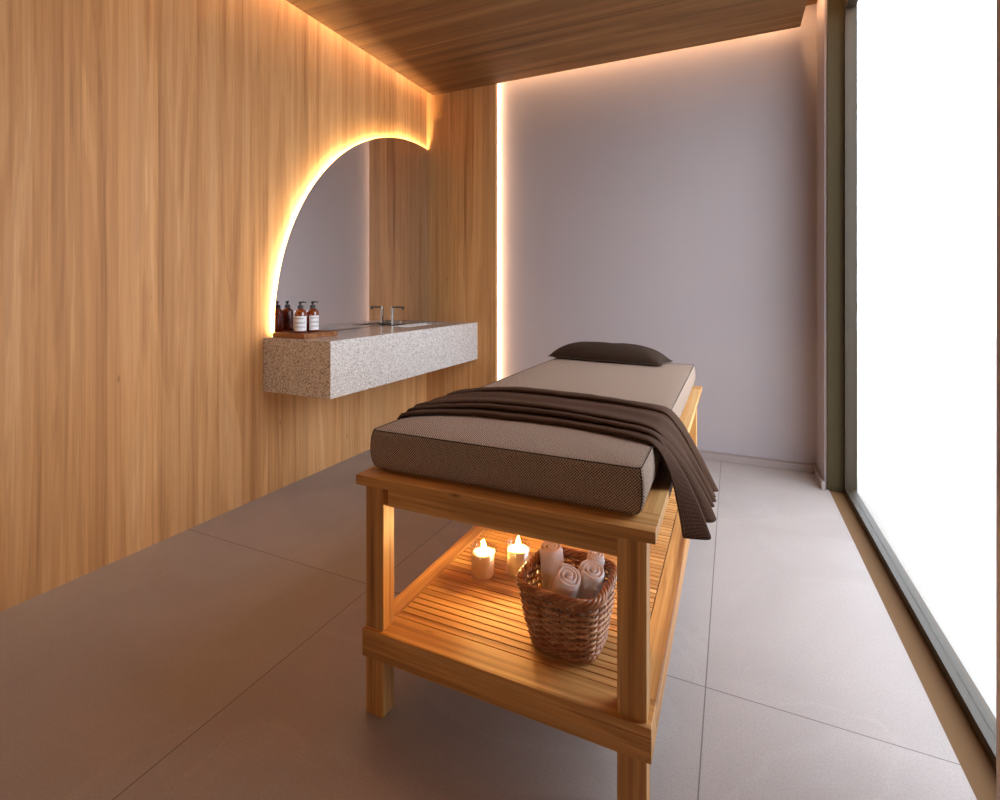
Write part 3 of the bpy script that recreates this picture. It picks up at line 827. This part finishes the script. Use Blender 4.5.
# ------------------------------------------------------------------ rolled towels
def towel(name_label, head, foot, r, roll, turns=2.7):
    """head = centre of the visible spiral end, foot = other end"""
    head = Vector(head); foot = Vector(foot); L = (head - foot).length; zax = (head - foot).normalized()
    xa = zax.cross(Vector((0, 0, 1))).normalized(); ya = zax.cross(xa).normalized()
    th = r / (turns + .55)                                    # layer thickness
    n = 110; gap = th * .92; outer = []; inner = []
    bm = bmesh.new()
    def prof_pt(a, rad):
        a2 = a + roll
        sq = 1 + .05 * math.cos(2 * a2)
        return xa * (rad * sq * math.cos(a2)) + ya * (rad / sq * math.sin(a2))
    st = 12
    levels = []
    for li in range(st + 1):
        f = li / st; zz = L * f
        ring_o, ring_i = [], []
        rnd = 0
        for i in range(n + 1):
            a = turns * 2 * PI * i / n
            rc = th * .55 + th * a / (2 * PI)
            # soft rounded lips at both ends
            d = min(zz, L - zz); lip = math.sqrt(max(0, 1 - (1 - min(1, d / (gap * .5))) ** 2)) if d < gap * .5 else 1
            w_ = gap * .5 * (.35 + .65 * lip)
            wob = .0007 * noise.noise(Vector((math.cos(a) * 2, math.sin(a) * 2, zz * 18 + r * 100)))
            cone = (turns - a / (2 * PI)) * .0016               # inner layers stand slightly proud
            base = foot + zax * (zz + (cone if f > .5 else 0))
            ring_o.append(bm.verts.new(base + prof_pt(a, rc + w_ + wob)))
            ring_i.append(bm.verts.new(base + prof_pt(a, max(rc - w_, .0006))))
        levels.append((ring_o, ring_i))
    zs = None
    for (o1, i1), (o2, i2) in zip(levels, levels[1:]):
        for i in range(n):
            bm.faces.new((o1[i], o1[i + 1], o2[i + 1], o2[i])); bm.faces.new((i1[i + 1], i1[i], i2[i], i2[i + 1]))
        bm.faces.new((o1[0], o2[0], i2[0], i1[0])); bm.faces.new((o1[n], i1[n], i2[n], o2[n]))
    for (o1, i1), rev in ((levels[0], 1), (levels[-1], 0)):
        for i in range(n):
            vs = (o1[i], o1[i + 1], i1[i + 1], i1[i]); bm.faces.new(vs[::-1] if rev else vs)
    o = obj('rolled_towel', bm, M['towel'], smooth=True, loc=tuple(foot))
    tag(o, name_label, 'towel', 'rolled towels in the wicker basket')
    return o
towel('white rolled towel leaning at the front of the basket, nearest the camera', (-.366, 1.196, .418), (-.414, 1.236, .285), .0315, .4)
towel('white rolled towel at the right of the basket, behind the front roll', (-.319, 1.246, .418), (-.345, 1.272, .290), .0310, 1.2)
towel('white rolled towel standing upright at the basket\'s left rear, nearest the candles', (-.447, 1.290, .428), (-.432, 1.2955, .265), .0315, 2.6)
towel('white rolled towel in the basket\'s rear right, mostly hidden by the other rolls', (-.325, 1.314, .424), (-.340, 1.318, .350), .0225, 3.3)

# ------------------------------------------------------------------ lights and camera
def area(name, loc, rot, sx, sy, e, col, spread=None):
    ld = bpy.data.lights.new(name, 'AREA'); ld.shape = 'RECTANGLE'; ld.size = sx; ld.size_y = sy; ld.energy = e; ld.color = col
    if spread: ld.spread = spread
    o = bpy.data.objects.new(name, ld); o.location = loc; o.rotation_euler = rot; link(o); return o
# daylight portal in the window opening
p = area('window_portal', (XO + .08, (WY + 3.3) / 2, 1.32), (0, math.radians(90), 0), 2.6, 2.0, 1, (1, 1, 1))
p.data.cycles.is_portal = True

wd = bpy.data.worlds.new('sky'); scene.world = wd; wd.use_nodes = True
nt = wd.node_tree; nt.nodes.clear()
out = nt.nodes.new('ShaderNodeOutputWorld'); bg = nt.nodes.new('ShaderNodeBackground')
bg.inputs[0].default_value = (.84, .88, 1.0, 1); bg.inputs[1].default_value = 7.6
nt.links.new(bg.outputs[0], out.inputs[0])

# round fill lights out of view, added only to brighten table and room
M['fill'] = emit('fill_diffuser', (1.0, .62, .35, 1), FILL_POWER)
def fill(x, y, r, label):
    t_ = thing('ceiling_fill', label, 'fill light', (x, y, ZC), 'added round fill lights')
    bm = bmesh.new(); lathe(bm, (0, 0, 0), [(r + .012, -.0005), (r + .012, -.03), (r, -.032), (r, -.0005)], 48, False, False); obj('ring', bm, M['darksteel'], t_, local=True)
    bm = bmesh.new(); lathe(bm, (0, 0, 0), [(r - .001, -.026), (r - .001, -.024)], 48); obj('diffuser', bm, M['fill'], t_, local=True)
fill(-1.15, 1.42, .20, 'round warm ceiling lamp added out of view to brighten the massage table')
t_ = thing('wall_fill', 'round warm wall lamp added on the front wall, unseen behind the viewpoint, to brighten the table front', 'wall lamp', (-.7, YF, 1.35))  # added behind the camera to lift the table's front faces
t_.rotation_euler = (math.radians(90), 0, 0)
bm = bmesh.new(); lathe(bm, (0, 0, 0), [(.232, -.0005), (.232, -.03), (.22, -.032), (.22, -.0005)], 48, False, False); obj('ring', bm, M['darksteel'], t_, local=True)
bm = bmesh.new(); lathe(bm, (0, 0, 0), [(.219, -.026), (.219, -.024)], 48); obj('diffuser', bm, emit('wall_fill_diffuser', (1.0, .84, .70, 1), 24.0), t_, local=True)

cd = bpy.data.cameras.new('camera'); cd.sensor_width = 36; cd.lens = 36 * .506; cd.shift_y = -.111; cd.clip_start = .05
co = bpy.data.objects.new('camera', cd); link(co); co.location = (0, 0, 1.12)
co.rotation_euler = (math.radians(90), 0, math.atan(233 / 506))
scene.camera = co
vs = scene.view_settings; vs.view_transform = 'Standard'; vs.look = 'None'; vs.exposure = 0.12; vs.gamma = 1; vs.use_curve_mapping = False
scene.cycles.use_denoising = True
scene.cycles.max_bounces = 10; scene.cycles.diffuse_bounces = 6; scene.cycles.transparent_max_bounces = 16
scene.cycles.caustics_reflective = False; scene.cycles.sample_clamp_indirect = 6
